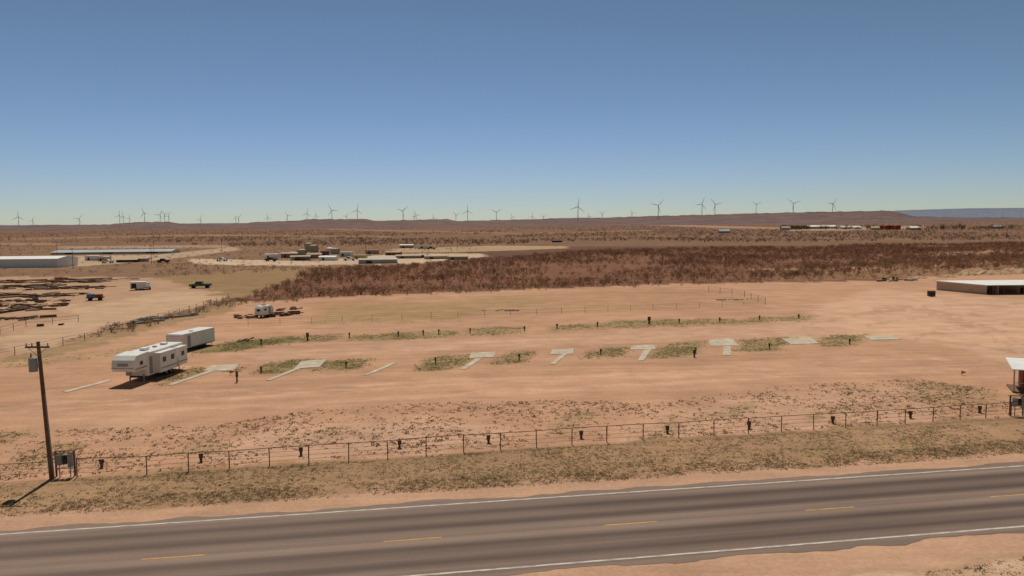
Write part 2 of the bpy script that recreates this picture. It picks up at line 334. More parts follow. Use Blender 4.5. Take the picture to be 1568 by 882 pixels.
# ---------------------------------------------------------------- scatter vegetation
def tpl_tuft(n,spread,seed):
    q=np.random.RandomState(seed); v=[];f=[]
    for i in range(n):
        an_=q.rand()*6.28; r=q.rand()**.5*spread; x,y=r*math.cos(an_),r*math.sin(an_); h=(.35+.65*q.rand()); t=an_+q.randn()*.6; w=.10+.1*q.rand()
        ln=.35+.5*q.rand()
        v+=[(x-math.sin(t)*w,y+math.cos(t)*w,0),(x+math.sin(t)*w,y-math.cos(t)*w,0),(x+math.cos(t)*ln*.6,y+math.sin(t)*ln*.6,h)]
        f.append((3*i,3*i+1,3*i+2))
    return np.array(v),np.array(f)
def tpl_shrub(n,seed):
    q=np.random.RandomState(seed); v=[];f=[]
    lobes=[(q.randn()*.32,q.randn()*.32,.45+.3*q.rand(),.28+.2*q.rand()) for _ in range(5)]
    for i in range(n):
        if i<7:
            lx,ly,lz,lr=lobes[i%5]; b=np.array((q.randn()*.05,q.randn()*.05,0)); e=np.array((lx+q.randn()*.15,ly+q.randn()*.15,lz+.15)); w=.03
            pts=[b+(w,0,0),b-(w,0,0),e]
        else:
            lx,ly,lz,lr=lobes[q.randint(5)]; d=q.randn(3); d/=np.linalg.norm(d); c=np.array((lx,ly,lz))+d*lr*(.5+.6*q.rand()); c[2]=max(.05,c[2])
            sx=.06+.08*q.rand(); t1=q.randn(3);t1/=np.linalg.norm(t1);t2=q.randn(3);t2/=np.linalg.norm(t2)
            pts=[c+t1*sx*1.9,c+t2*sx*.65,c-t1*sx*.9-t2*sx*.35]
        v+=[tuple(z) for z in pts]; f.append((3*i,3*i+1,3*i+2))
    v=np.array(v); v[:,2]=np.clip(v[:,2],0,None); return v,np.array(f)
def scatter(name,tpls,P,sx,sz,cols,mt,seed=1):
    q=np.random.RandomState(seed); n=len(P); which=q.randint(len(tpls),size=n); VV=[];FF=[];CC=[];o=0
    for k,(tv,tf) in enumerate(tpls):
        I=np.where(which==k)[0]
        if not len(I): continue
        t=q.rand(len(I))*6.283; c,s=np.cos(t),np.sin(t)
        x=(tv[None,:,0]*c[:,None]-tv[None,:,1]*s[:,None])*sx[I][:,None]+P[I,0][:,None]
        y=(tv[None,:,0]*s[:,None]+tv[None,:,1]*c[:,None])*sx[I][:,None]+P[I,1][:,None]
        z=tv[None,:,2]*sz[I][:,None]-.01+0*x
        VV.append(np.stack([x,y,z],-1).reshape(-1,3))
        FF.append((tf[None]+(np.arange(len(I))*len(tv))[:,None,None]).reshape(-1,3)+o); o+=len(I)*len(tv)
        jit=1+.25*q.randn(len(I),len(tv)//3,1).repeat(3,1)*.8
        CC.append(np.clip(cols[I][:,None,:]*jit,.005,1).reshape(-1,3))
    return fastmesh(name,np.vstack(VV),np.vstack(FF),mt,{'tint':np.vstack(CC)})
vegm=mat('brush_twigs',(1,1,1),1,.2,2,attr='tint',transl=.3); grm=mat('grass_blades',(1,1,1),1,.2,2,attr='tint',transl=.4)
def inpoly(L,n,seed=0,thr=None,sc_=.15):
    P=gp(L); q=np.random.RandomState(seed); a_=np.array(P); lo=a_.min(0);hi=a_.max(0); out=[np.zeros((0,2))];tot=0;it=0
    while tot<n and it<60:
        it+=1
        c=lo+(hi-lo)*q.rand(max(n,2000),2); k=sdf(P,c[:,0],c[:,1])>0
        if thr is not None: k&=(fb(c[:,0]*sc_,c[:,1]*sc_,5,3)+.12*q.randn(len(c)))>thr
        out.append(c[k]); tot+=k.sum()
    return np.vstack(out)[:n]
def colr(n,base,var=.2,seed=3):
    q=np.random.RandomState(seed); base=np.array(base); i=q.randint(len(base),size=n); return base[i]*(1+var*q.randn(n,1)).clip(.5,1.6)
tufts=[tpl_tuft(8,.55,i) for i in range(5)]; shr=[tpl_shrub(52,i+20) for i in range(6)]; shrl=[tpl_shrub(26,i+40) for i in range(6)]
bc=[(.27,.12,.07),(.31,.145,.082),(.22,.10,.06),(.34,.18,.10),(.20,.13,.065)]
P=inpoly(brush,14500,1,.42,.03); n=len(P); s=(.5+.9*R.rand(n)); s*=np.clip(.6+fb(P[:,0]*.02,P[:,1]*.02,8)*.9,.6,1.5)
scatter('mesquite_brush',shr,P,s*1.3,s*1.3,colr(n,bc,.3),vegm)
n=20000; t=np.exp(R.rand(n)*math.log(34/5.))*5.; Yd=H*F/t; an_=(R.rand(n)-.5)*1.5; P=np.stack([Yd*np.tan(an_),Yd],1)
ok=np.ones(n,bool)
for z in Z[9:21]: ok&=sdf(gp(z[0]),P[:,0],P[:,1])<2
ok&=(fb(P[:,0]*.008,P[:,1]*.003,2)>.40)
P=P[ok]; n=len(P); s=1.2+1.2*R.rand(n)
scatter('distant_brush',shrl,P,s*2.0,s*1.1,colr(n,[(.18,.09,.058),(.21,.11,.07),(.15,.09,.057)]),vegm,2)
PP=[inpoly([(-200,384),(0,380),(700,372),(740,386),(500,396),(480,412),(240,424),(-200,424)],1500,3),
    inpoly([(1180,432),(1230,408),(1568,388),(1700,385),(1700,402),(1568,414),(1440,423)],1200,4),
    inpoly([(130,512),(350,458),(372,466),(250,496),(150,522)],80,5),inpoly([(240,400),(300,405),(450,408),(470,414),(300,424),(240,424)],160,6),
    inpoly([(500,443),(1180,429),(1180,433),(500,457)],220,7),inpoly([(340,462),(470,456),(470,462),(360,468)],40,8)]
P=np.vstack(PP); n=len(P); s=.4+.7*R.rand(n)**1.5
scatter('scattered_shrubs',shr,P,s*1.4,s*1.1,colr(n,[(.24,.125,.07),(.22,.16,.07),(.26,.16,.09)]),vegm,4)
PP=[]
for i,b in enumerate(grass):
    area=abs(b[2][0]-b[0][0])*abs(b[4][1]-b[1][1]); PP.append(inpoly(b,int(area*(.50 if i<18 else .07)),50+i,.45,.5))
P=np.vstack(PP); n=len(P); s=.08+.12*R.rand(n)**1.5; P=P+R.randn(n,2)*.5
scatter('green_grass',tufts,P,s*1.8,s*.6,colr(n,[(.25,.225,.08),(.28,.24,.09),(.20,.19,.065),(.34,.26,.13)],.25),grm,5)
wz=[(-100,668),(0,662),(200,655),(350,648),(480,628),(620,618),(860,612),(1000,618),(1200,590),(1400,580),(1620,610),(1620,634),(800,684),(400,712),(-100,742)]
P=np.vstack([inpoly(wz,7500,9,.54,.22),inpoly(wz,1600,10)]); n=len(P); s=.05+.17*R.rand(n)**2
scatter('yard_weeds',tufts,P,s*1.6,s*.7,colr(n,[(.19,.115,.06),(.16,.125,.055),(.23,.13,.075)],.3),grm,6)
vz=[(-150,752),(0,742),(800,688),(1568,645),(1750,635),(1750,682),(1568,697),(800,745),(0,793),(-150,803)]
P=np.vstack([inpoly(vz,13000,12,.45,.3),inpoly([(-150,778),(0,770),(800,726),(1568,676),(1568,694),(800,743),(0,790),(-150,800)],4500,13,.47,.5)]); n=len(P); s=.05+.10*R.rand(n)
scatter('verge_grass',tufts,P,s*1.6,s*.7,colr(n,[(.34,.22,.125),(.27,.205,.10),(.22,.19,.085),(.38,.25,.15)],.25),grm,7)
P=inpoly([(1370,884),(1568,853),(1800,830),(1900,1000),(1300,1000)],2500,14,.45,.4); n=len(P); s=.05+.11*R.rand(n)
scatter('roadside_grass',tufts,P,s*1.5,s*.8,colr(n,[(.32,.23,.13),(.24,.19,.09)]),grm,8)
# ---------------------------------------------------------------- hills
def hills(name,prof,r1,r2,col,var):
    xs=np.array([q[0] for q in prof],float); ys=np.array([q[1] for q in prof],float)
    cols=900; px=np.linspace(xs[0],xs[-1],cols); py=np.interp(px,xs,ys); rows=26
    vs=[];fs=[]
    for j in range(rows):
        t=j/(rows-1)
        for i in range(cols):
            tn=(px[i]-784)/F; top=H+(hz(px[i])-py[i])/F*r2+4*(float(TB[(i//3)%256,7])-.5)
            gully=.82+.36*float(TB[(i//5)%256,(j*3)%256])*(1-t)
            sh=min(1,(t*1.05)**1.6*gully) if t<.97 else 1
            rr=r1+(r2-r1)*t
            vs.append((tn*rr,rr,-3+(top+3)*sh))
    for j in range(rows-1):
        for i in range(cols-1):
            o=j*cols+i; fs.append((o,o+1,o+cols+1,o+cols))
    me=bpy.data.meshes.new(name); me.from_pydata(vs,[],fs); me.materials.append(mat(name+'_scrub_haze',col,1,var,.006)); me.update()
    o=bpy.data.objects.new(name,me); sc.collection.objects.link(o)
hills('mesa_hills',[(-400,347),(0,345.5),(170,343.5),(200,340.5),(262,339.5),(280,342.5),(350,343),(380,341.5),(400,339.5),(462,337.5),(470,335.5),(562,335.5),(577,338),(690,335.5),(700,338.5),(780,336.5),(850,334.5),(950,332.5),(1050,329.5),(1150,326.8),(1200,325.5),(1300,323.6),(1362,322.5),(1378,326),(1396,331),(1450,332.5),(1568,333),(2000,329)],2600,5200,(.17,.10,.085),.3)  # scrub brown, raised a little in base colour to suggest haze
hills('distant_mesa',[(-400,345),(0,344.6),(160,343.8),(330,341.5),(500,341),(1000,338),(1340,326),(1370,322.4),(1450,320),(1480,319),(1568,318.5),(1800,317),(2000,319)],9000,13000,(.17,.19,.245),.1)  # blue-grey base colour paints distance haze onto the mesa
# ---------------------------------------------------------------- wind turbines
def turbine(px,hy,dist_):
    d=fw*F+rt*(px-784)+up*(441-hy); k=dist_/d.y; hub=Vector((0,0,H))+d*k
    b=MB(); hz_=hub.z; L=46; 
    b.cyl((0,0,0),(0,0,hz_-1),2.4,1.5,'turb',12)
    b.box(-2.0,2.0,-6,7,hz_-2,hz_+2.0,'turb'); b.cyl((0,-6,hz_),(0,-9,hz_),2.2,1.0,'turb',10)
    rot=R.rand()*2.1
    for i in range(3):
        t=rot+i*2.0944; dx,dz=math.sin(t),math.cos(t); nx,nz=dz,-dx
        def Pn(r,w,y): return (dx*r+nx*w,y,hz_+dz*r+nz*w)
        vs=[Pn(1,-1.3,-7.6),Pn(1,1.3,-7.6),Pn(10,1.9,-7.8),Pn(L,.7,-8.6),Pn(L,-.4,-8.6),Pn(10,-1.4,-7.8)]
        vs2=[(x,y+1.1,z) for x,y,z in vs]
        b.add(vs+vs2,[(0,1,2,3,4,5),(11,10,9,8,7,6)]+[(i_,i_+6,(i_+1)%6+6,(i_+1)%6) for i_ in range(6)],'turb')
    b.obj('wind_turbine',loc=(hub.x,hub.y,0),yaw=R.randn()*.35)
for px,hy,ds in [(885,316.5,4300),(1008,314.5,4500),(1075,312.5,5000),(1095,313,5100),(1158,313,6500),(1215,311.5,5200),(1275,312,5200),(617,323,5300),(508,322,5400),(547,322,5600),(716,323,5600),(760,325,5800),
   (221,326,6000),(183,330,6800),(189,331,7600),(245,329,6600),(252,328,7400),(258,331,7800),(28,332,5900),(121,335,6600),(50,338,8000),(307,336,8200),(365,333,7800),(361,335,9000),(410,333,8000),(440,330,7500),(470,327,7200),
   (484,330,8800),(637,329,7200),(634,331,8800),(698,329,8000),(815,331,8300),(832,332,8800),(922,327,8400),(968,326,8800),(902,331,9000),(664,333,9000),(784,332,8800),(198,334,9000),(530,331,8600)]:
    turbine(px,hy,ds)
# ---------------------------------------------------------------- fences
def fence(name,pts,spacing,h,r,rails,k='rust'):
    b=MB(); w=[g(*q) for q in pts]
    for A_,B_ in zip(w[:-1],w[1:]):
        Ld=(B_-A_).length; n=max(1,round(Ld/spacing)); prev=None
        for i in range(n+1):
            q=A_.lerp(B_,i/n); lean=Vector((R.randn()*.02,R.randn()*.02,0)); t=q+Vector((0,0,h*(1+.02*R.randn())))+lean
            b.cyl(q-Vector((0,0,.05)),t,r,r,k,8)
            if prev:
                for zz,rr in rails: b.cyl(prev[0].lerp(prev[1],zz),q.lerp(t,zz),rr,rr,k,5)
            prev=(q,t)
    return b.obj(name)
fence('pipe_fence',[(118,731),(225,726),(473,709),(710,692),(929,677),(1146,664),(1343,652),(1470,643),(1548,638),(1650,632)],3.05,1.28,.038,[(.985,.026),(.72,.01),(.48,.01),(.24,.01)])
fence('pipe_fence',[(-120,741),(0,735),(80,731)],3.05,1.1,.038,[(.98,.022),(.6,.01),(.3,.01)])
fence('wire_fence',[(-60,560),(60,537),(130,522),(205,500),(290,478),(350,458)],4.5,1.2,.045,[(.95,.02),(.6,.015),(.3,.012)])
fence('wire_fence',[(380,499),(660,488),(860,480),(1000,475),(1172,466)],5,1.1,.028,[(.95,.01),(.65,.01),(.35,.01)])
fence('wire_fence',[(1172,466),(1140,455),(1085,447)],5,1.4,.045,[(.95,.02),(.6,.015),(.3,.015)])
fence('wire_fence',[(0,512),(40,500),(120,493)],5,1.2,.045,[(.95,.025),(.5,.02)])
def pedestal(x,y,h=.75,w=.24):
    b=MB(); b.box(-w*.55,w*.55,-w*.5,w*.5,0,h*.5,'wood'); b.box(-w*.9,w*.9,-w*.6,w*.6,h*.5,h,'brown'); b.box(-w-.02,w+.02,-w*.6-.03,w*.6+.02,h,h+.03,'fadew'); b.box(-w*.5,w*.5,-w*.6-.015,-w*.6-.002,h*.65,h*.85,'rust')
    b.obj('hookup_pedestal',loc=g(x,y),yaw=ANG+R.randn()*.1)
for x,y in [(156,716),(308,707),(461,697),(612,686),(748,678),(890,671),(1022,663),(1147,656),(1275,648),(1394,640),(1500,632)]: pedestal(x,y,.6,.15)
for x,y in [(400,571),(530,563),(667,557),(795,551),(920,543),(1065,541),(1178,534),(1301,527)]: pedestal(x,y,.75,.12)
for x,y in [(400,527),(535,517),(610,515),(648,513),(672,512),(720,510),(803,507),(853,503),(915,500),(1040,495),(1102,493),(1163,490),(1223,488)]: pedestal(x,y,.75,.13)
pedestal(471,521,1.1,.22); pedestal(994,496,1.2,.25); pedestal(363,585,1.2,.14); pedestal(1063,547,.95,.15)
for x,y in [(352,574),(1472,575)]:
    b=MB(); b.cyl((0,0,0),(0,0,.55),.02,.02,'grey',6); b.add([(0,0,.55),(.6,.05,.35),(0,0,.15),(0,.03,.55),(.6,.08,.35),(0,.03,.15)],[(0,1,2),(5,4,3),(0,3,4,1),(1,4,5,2)],'orange'); b.obj('orange_marker_flag',loc=g(x,y))
# ---------------------------------------------------------------- utility pole with transformer
b=MB(); ph=9.35; tp=Vector((-.42,0,ph))
b.cyl((0,0,-.2),tp,.17,.11,'wood',12)
def on(z): return Vector((-.42*z/ph,0,z))
c=on(9.0); b.box(c.x-.8,c.x+.8,-.19,-.10,8.94,9.06,'wood')
for dx in (-.72,-.35,.7): b.cyl((c.x+dx,-.145,9.06),(c.x+dx,-.145,9.28),.05,.03,'grey',8)
b.cyl((c.x-.6,-.15,8.94),(c.x,-.14,8.4),.02,.02,'grey',5); b.cyl((c.x+.6,-.15,8.94),(c.x,-.14,8.4),.02,.02,'grey',5)
q=on(7.9); b.cyl((q.x-.42,-.1,7.35),(q.x-.42,-.1,8.25),.27,.27,'grey',16); b.cyl((q.x-.42,-.1,8.25),(q.x-.42,-.1,8.33),.29,.2,'grey',16)
b.cyl((q.x-.5,-.15,8.33),(q.x-.5,-.15,8.6),.05,.03,'brown',8); b.box(q.x-.2,q.x,-.15,.0,7.6,8.0,'grey')
b.cyl(on(.1)+Vector((.16,-.06,0)),on(5.8)+Vector((.13,-.06,0)),.03,.03,'grey',6)
b.obj('utility_pole',loc=g(80,733))
def panel(x,y,yaw=0):
    b=MB(); 
    for dx in (-.6,.6): b.box(dx-.05,dx+.05,-.05,.05,0,1.73,'rust')
    for z in (.55,1.1,1.6): b.box(-.6,.6,-.10,-.054,z,z+.06,'grey')
    b.box(-.5,-.12,-.3,-.103,.85,1.55,'grey'); b.box(-.05,.2,-.28,-.103,.9,1.5,'brown'); b.box(.27,.56,-.28,-.103,.7,1.6,'grey'); b.cyl((.08,-.28,1.3),(.08,-.36,1.3),.09,.09,'dark',12)
    b.cyl((-.3,-.2,0),(-.3,-.2,.85),.035,.035,'grey',6); b.cyl((.4,-.2,0),(.4,-.2,.7),.035,.035,'grey',6)
    b.box(-.65,.65,-.12,.08,1.74,1.79,'rust'); b.obj('electrical_meter_panel',loc=g(x,y),yaw=yaw)
panel(101,729,.1); panel(1556,636,.1)
# ---------------------------------------------------------------- fifth-wheel RV  (local: +y = towards rear, x right)
def rv():
    P0=g(207,592); e=empty('fifth_wheel_camper',(P0.x-1.25,P0.y+0.0,0),math.radians(-5))
    W=1.25; Lr=10.6
    body=MB(); body.prism([(.15,1.55),(.0,1.9),(.15,2.75),(.7,3.22),(2.9,3.32),(3.2,3.2),(Lr-.1,3.2),(Lr,3.05),(Lr,.62),(2.7,.62),(2.4,1.5)],-W,W,'white'); body.obj('body',e,.05)
    sl=MB(); sl.box(W+.002,W+.75,4.0,7.6,.75,2.95,'white'); sl.box(W+.002,W+.65,8.1,10.2,.8,2.9,'white'); sl.obj('slide_outs',e,.03)
    rf=MB(); rf.box(-.35,.35,3.9,4.8,3.24,3.5,'roofw'); rf.box(-.3,.3,8.1,8.9,3.24,3.45,'roofw'); rf.box(-.2,.2,6.3,6.7,3.24,3.36,'grey'); rf.box(-.7,-.3,5.6,6.0,3.24,3.33,'grey'); rf.obj('roof_units',e,.03)
    wn=MB()
    wn.box(W+.752,W+.765,4.5,5.2,1.85,2.4,'dark'); wn.box(W+.752,W+.765,6.3,7.0,1.85,2.4,'dark'); wn.box(W+.652,W+.665,8.8,9.5,1.85,2.35,'dark')
    wn.box(W+.003,W+.015,1.2,1.8,2.1,2.5,'dark'); wn.box(W+.003,W+.012,3.05,3.7,.8,2.7,'stripe'); wn.box(-.55,.55,-.02,.06,2.15,2.4,'stripe')
    wn.obj('windows',e)
    st=MB(); st.box(W+.752,W+.76,4.0,7.6,1.15,1.3,'stripe'); st.box(W+.652,W+.66,8.1,10.2,1.15,1.3,'stripe'); st.box(W+.003,W+.01,.3,2.6,1.7,1.85,'stripe'); st.box(-W,W,-.004,.02,1.88,1.96,'stripe'); st.obj('decals',e)
    wh=MB()
    for yy in (6.6,7.6):
        for sx in (-1,1): wh.cyl((sx*(W-.3),yy,.38),(sx*(W-.02),yy,.38),.38,.38,'rubber',18); wh.cyl((sx*(W-.02),yy,.38),(sx*(W+.0),yy,.38),.18,.18,'grey',12)
    for sx in (-.8,.8):
        wh.box(sx-.06,sx+.06,2.6,2.72,0,.9,'grey'); wh.box(sx-.15,sx+.15,2.5,2.8,0,.03,'grey'); wh.box(sx-.04,sx+.04,10.2,10.3,0,.62,'grey')
    wh.box(-.25,.25,1.0,1.35,1.0,1.5,'grey'); wh.box(-.9,.9,2.75,10.4,.42,.6,'brown'); wh.obj('running_gear',e)
rv()
def cargo():
    P0=g(281,540.5); e=empty('enclosed_cargo_trailer',(P0.x-1.2,P0.y,0),math.radians(-12))
    b=MB(); b.prism([(0,.5),(0,2.3),(.15,2.5),(7.6,2.5),(7.6,.5)],-1.2,1.2,'white'); b.obj('body',e,.04)
    d=MB(); d.box(1.203,1.215,1.2,1.9,.6,2.2,'stripe'); d.box(1.203,1.21,2,7.6,.52,.62,'grey'); d.box(-1.0,-.05,-.02,-.003,.6,2.2,'roofw'); d.box(.05,1.0,-.02,-.003,.6,2.2,'roofw'); d.box(.2,.6,3,3.4,2.51,2.6,'grey'); d.obj('doors',e)
    w=MB()
    for yy in (4.2,5.1):
        for sx in (-1,1): w.cyl((sx*.95,yy,.36),(sx*1.19,yy,.36),.36,.36,'rubber',16)
    w.box(-.8,.8,.2,7.5,.36,.49,'brown'); w.cyl((0,7.6,.45),(0,8.9,.45),.06,.06,'grey',6); w.cyl((0,8.6,0),(0,8.6,.6),.04,.04,'grey',6); w.obj('running_gear',e)
cargo()
def small_camper(x,y,yaw,L=3.0,k='white'):
    e=empty('small_travel_trailer',g(x,y),yaw)
    b=MB(); b.prism([(0,.5),(0,1.7),(.35,2.15),(L-.5,2.2),(L,1.6),(L,.9),(L-.3,.5)],-.9,.9,k); b.obj('body',e,.06)
    d=MB(); d.box(.903,.915,.6,1.1,1.3,1.7,'dark'); d.box(.903,.915,1.7,2.2,.7,1.9,'stripe'); d.box(-.4,.4,-.015,-.003,1.2,1.6,'dark'); d.box(-.3,.3,1.1,1.7,2.19,2.38,'grey'); d.obj('windows',e)
    w=MB(); 
    for sx in (-1,1): w.cyl((sx*.68,L*.5,.33),(sx*.88,L*.5,.33),.33,.33,'rubber',14)
    w.cyl((0,L,.5),(0,L+1.2,.45),.06,.06,'grey',6); w.box(-.6,.6,.1,L-.2,.38,.49,'brown'); w.obj('running_gear',e)
small_camper(396,487,math.radians(-25))
def truck(name,x,y,yaw,k='white'):
    e=empty(name,g(x,y),yaw); b=MB()
    b.prism([(-2.8,.55),(-2.8,1.15),(-1.2,1.2),(-.9,1.2),(-.5,1.85),(.9,1.85),(1.35,1.2),(2.6,1.1),(2.75,.9),(2.75,.5)],-.95,.95,k); b.obj('body',e,.06)
    d=MB(); d.prism([(-.75,1.25),(-.45,1.75),(.82,1.75),(1.15,1.25)],-.962,.962,'dark'); d.box(-.8,.8,-2.7,-1.2,1.16,1.22,'dark'); d.box(-.85,.85,-2.83,-2.805,.6,.8,'grey'); d.obj('windows',e)
    w=MB()
    for yy in (-1.8,1.75):
        for sx in (-1,1): w.cyl((sx*.75,yy,.4),(sx*.99,yy,.4),.4,.4,'rubber',16)
    w.obj('wheels',e)
truck('pickup_truck',224,443,.5); truck('pickup_truck',307,441,1.7,'green')
b=MB(); b.box(-1.8,1.8,-1.0,1.0,.6,.8,'brown'); b.box(-1.6,-.2,-.9,.9,.8,1.5,'blue'); b.box(.1,1.5,-.8,.8,.8,1.4,'red')
for xx in (-1,1):
    for sy in (-1,1): b.cyl((xx,sy*.75,.35),(xx,sy*.98,.35),.35,.35,'rubber',12)
b.obj('flatbed_trailer',loc=g(146,460),yaw=.3)
b=MB(); b.box(-1.8,1.8,-1.2,1.2,.4,2.1,'white'); b.box(-1.5,-.3,-1.215,-1.202,.5,1.8,'dark'); b.box(1.82,2.6,-.5,.5,.4,.5,'grey'); b.box(-1.85,1.85,-1.25,1.25,2.102,2.2,'roofw')
for xx in (-.4,.5):
    for sy in (-1,1): b.cyl((xx,sy*.9,.3),(xx,sy*1.15,.3),.3,.3,'rubber',12)
b.obj('site_office_trailer',loc=g(212,444),yaw=.3)
def scrap(name,x,y,L,Wd,n,yaw,hh=.5,ks=('brown','rust','wood','grey','fadew','tan'),sp=.4):
    b=MB(); q=random.Random(int(x*7+y))
    for i in range(n):
        ln=L*q.uniform(.06,.36); yy=q.uniform(-Wd,Wd)/2; xx=q.uniform(-L,L)*.55; z=q.uniform(.05,hh); t=q.gauss(0,sp); k=q.choice(ks)
        T=Matrix.Translation((xx,yy,z))@Matrix.Rotation(t,4,'Z')
        if q.random()<.6: b.cyl((-ln/2,0,0),(ln/2,0,q.uniform(0,.15)),.08,.08,k,6,T)
        else: b.box(-ln/2,ln/2,-q.uniform(.1,.5),q.uniform(.1,.5),-z,q.uniform(.02,.15),k,T)
    b.obj(name,loc=g(x,y),yaw=yaw)
dk=('brown','rust','wood','brown','fadew')
for x,y,L,Wd,n in [(60,431,30,14,60),(20,440,20,14,50),(105,441,18,10,36),(40,454,18,10,44),(95,452,12,8,24),(10,470,12,8,34),(60,470,10,7,22),(30,489,9,5,24),(15,462,9,8,20),(125,432,14,10,26),(140,442,8,5,10),(70,462,10,5,12),(-60,450,30,14,30),(-40,480,20,10,20),(75,498,4,3,3),(180,428,12,7,10)]:
    scrap('pipe_scrap_pile',x,y,L,Wd,n,ANG+random.gauss(0,.3),.35,dk,.55)
scrap('scrap_pile',430,483,6,4,34,.5,.55,dk); scrap('scrap_pile',377,487,3.5,2.5,22,.2,.55,dk); scrap('scrap_pile',440,474,5,3,14,.9,.3,dk); scrap('pallet_stack',92,428,5,3,10,.1,.9,('yellowm','orange','wood'))
scrap('pipe_gate_stack',255,487,11,3,30,.85,.4,('grey','green','fadew'),.1); scrap('pipe_gate_stack',215,495,8,2,18,.85,.35,('grey','green','rust'),.1)
scrap('scrap_pile',376,522,2.0,1.2,9,.3,.35)
# ---------------------------------------------------------------- buildings
def shed(name,x,y,L,D,h,yaw,wall,roof,gable=.0,door=None):
    e=empty(name,g(x,y),yaw)
    w=MB(); w.box(0,L,0,D,0,h,wall); 
    nrib=int(L/1.2)
    for i in range(1,nrib): w.box(i*L/nrib-.03,i*L/nrib+.03,-.03,-.002,.1,h-.05,wall)
    w.obj('walls',e)
    r=MB(); o=.25
    if gable: r.add([(-o,-o,h+.003),(L+o,-o,h+.003),(L+o,D+o,h+.003),(-o,D+o,h+.003),(-o,D/2,h+gable),(L+o,D/2,h+gable)],[(0,1,5,4),(2,3,4,5),(0,4,3),(1,2,5),(0,3,2,1)],roof)
    else: r.box(-o,L+o,-o,D+o,h+.003,h+.2,roof)
    r.obj('roof',e)
    if door:
        d=MB()
        for x0,x1,z0,z1 in door: d.box(x0,x1,-.06,-.035,z0,z1,'dark')
        d.obj('doors_and_windows',e)
def S(x0,x1,y): return (g(x1,y)-g(x0,y)).length
shed('white_metal_warehouse',-70,411,S(-70,71,411),16,3.6,math.radians(1),'white','roofw',.9)
shed('blue_roof_shed',78,390,S(78,236,390),16,1.2,math.radians(4),'tan','bluemetal',1.2,[(8,12,0,1.1),(30,36,0,1.1),(55,62,0,1.1)])
def openshed():
    B_=g(1510,451); e=empty('open_front_shed',B_,0); h=2.0
    w=MB(); back=12.5; ox=-4.4
    w.add([(0,0,0),(ox,back,0),(ox,back,h),(0,0,h),(.15,0,0),(ox+.15,back,0),(ox+.15,back,h),(.15,0,h)],[(0,1,2,3),(7,6,5,4),(0,3,7,4)],'tan')
    w.box(2.6,2.75,0,3,0,h,'tan'); w.box(8.2,10.4,2.2,2.35,0,h,'tan')
    w.box(ox+.16,16,back,back+.15,0,h,'tan'); w.obj('walls',e)
    r=MB(); r.add([(-.3,-.5,h+.01),(17,-.5,h+.01),(17,back+.4,h+.01),(ox-.3,back+.4,h+.01),(-.3,-.5,h+.14),(17,-.5,h+.14),(17,back+.4,h+.2),(ox-.3,back+.4,h+.2)],[(0,3,2,1),(4,5,6,7),(0,1,5,4),(1,2,6,5),(2,3,7,6),(3,0,4,7)],'roofw'); r.obj('roof',e)
    pmb=MB()
    for xx in (1.3,3.8,6,8.2,10.6,13,15.5): pmb.box(xx-.07,xx+.07,-.3,-.16,0,h,'wood')
    pmb.box(3.5,4.6,1.5,2.5,0,1.1,'brown'); pmb.box(5,7,3,4,0,.9,'red'); pmb.box(9,9.9,1,2.2,0,1.3,'brown'); pmb.obj('posts_and_contents',e)
openshed()
b=MB(); b.box(-.65,.65,-.5,.5,.1,1.15,'brown'); b.box(-.7,.7,-.55,.55,1.152,1.22,'brown'); b.box(-.5,.5,-.52,-.503,.3,.9,'dark'); b.obj('dumpster',loc=g(1426,454),yaw=.1,bevel=.04)
def porch():
    e=empty('red_porch_cabin',g(1550,601),math.radians(-24))
    w=MB(); w.box(1.0,8,1.0,3.6,0.15,2.35,'red'); w.box(0,8,-.2,3.6,0,.149,'wood'); w.obj('walls',e)
    r=MB(); r.add([(-.15,-.5,2.3),(8.5,-.5,2.3),(8.5,3.8,2.7),(-.15,3.8,2.7),(-.15,-.5,2.38),(8.5,-.5,2.38),(8.5,3.8,2.85),(-.15,3.8,2.85)],[(0,3,2,1),(4,5,6,7),(0,1,5,4),(1,2,6,5),(2,3,7,6),(3,0,4,7)],'roofw'); r.obj('roof',e)
    q=MB()
    for xx in (.1,3,6): q.box(xx-.06,xx+.06,-.12,0,.15,2.3,'tan')
    q.box(.17,2.93,-.09,-.03,.95,1.02,'tan'); q.box(1.6,2.6,.96,.998,.2,2.2,'dark'); q.obj('posts',e)
porch()
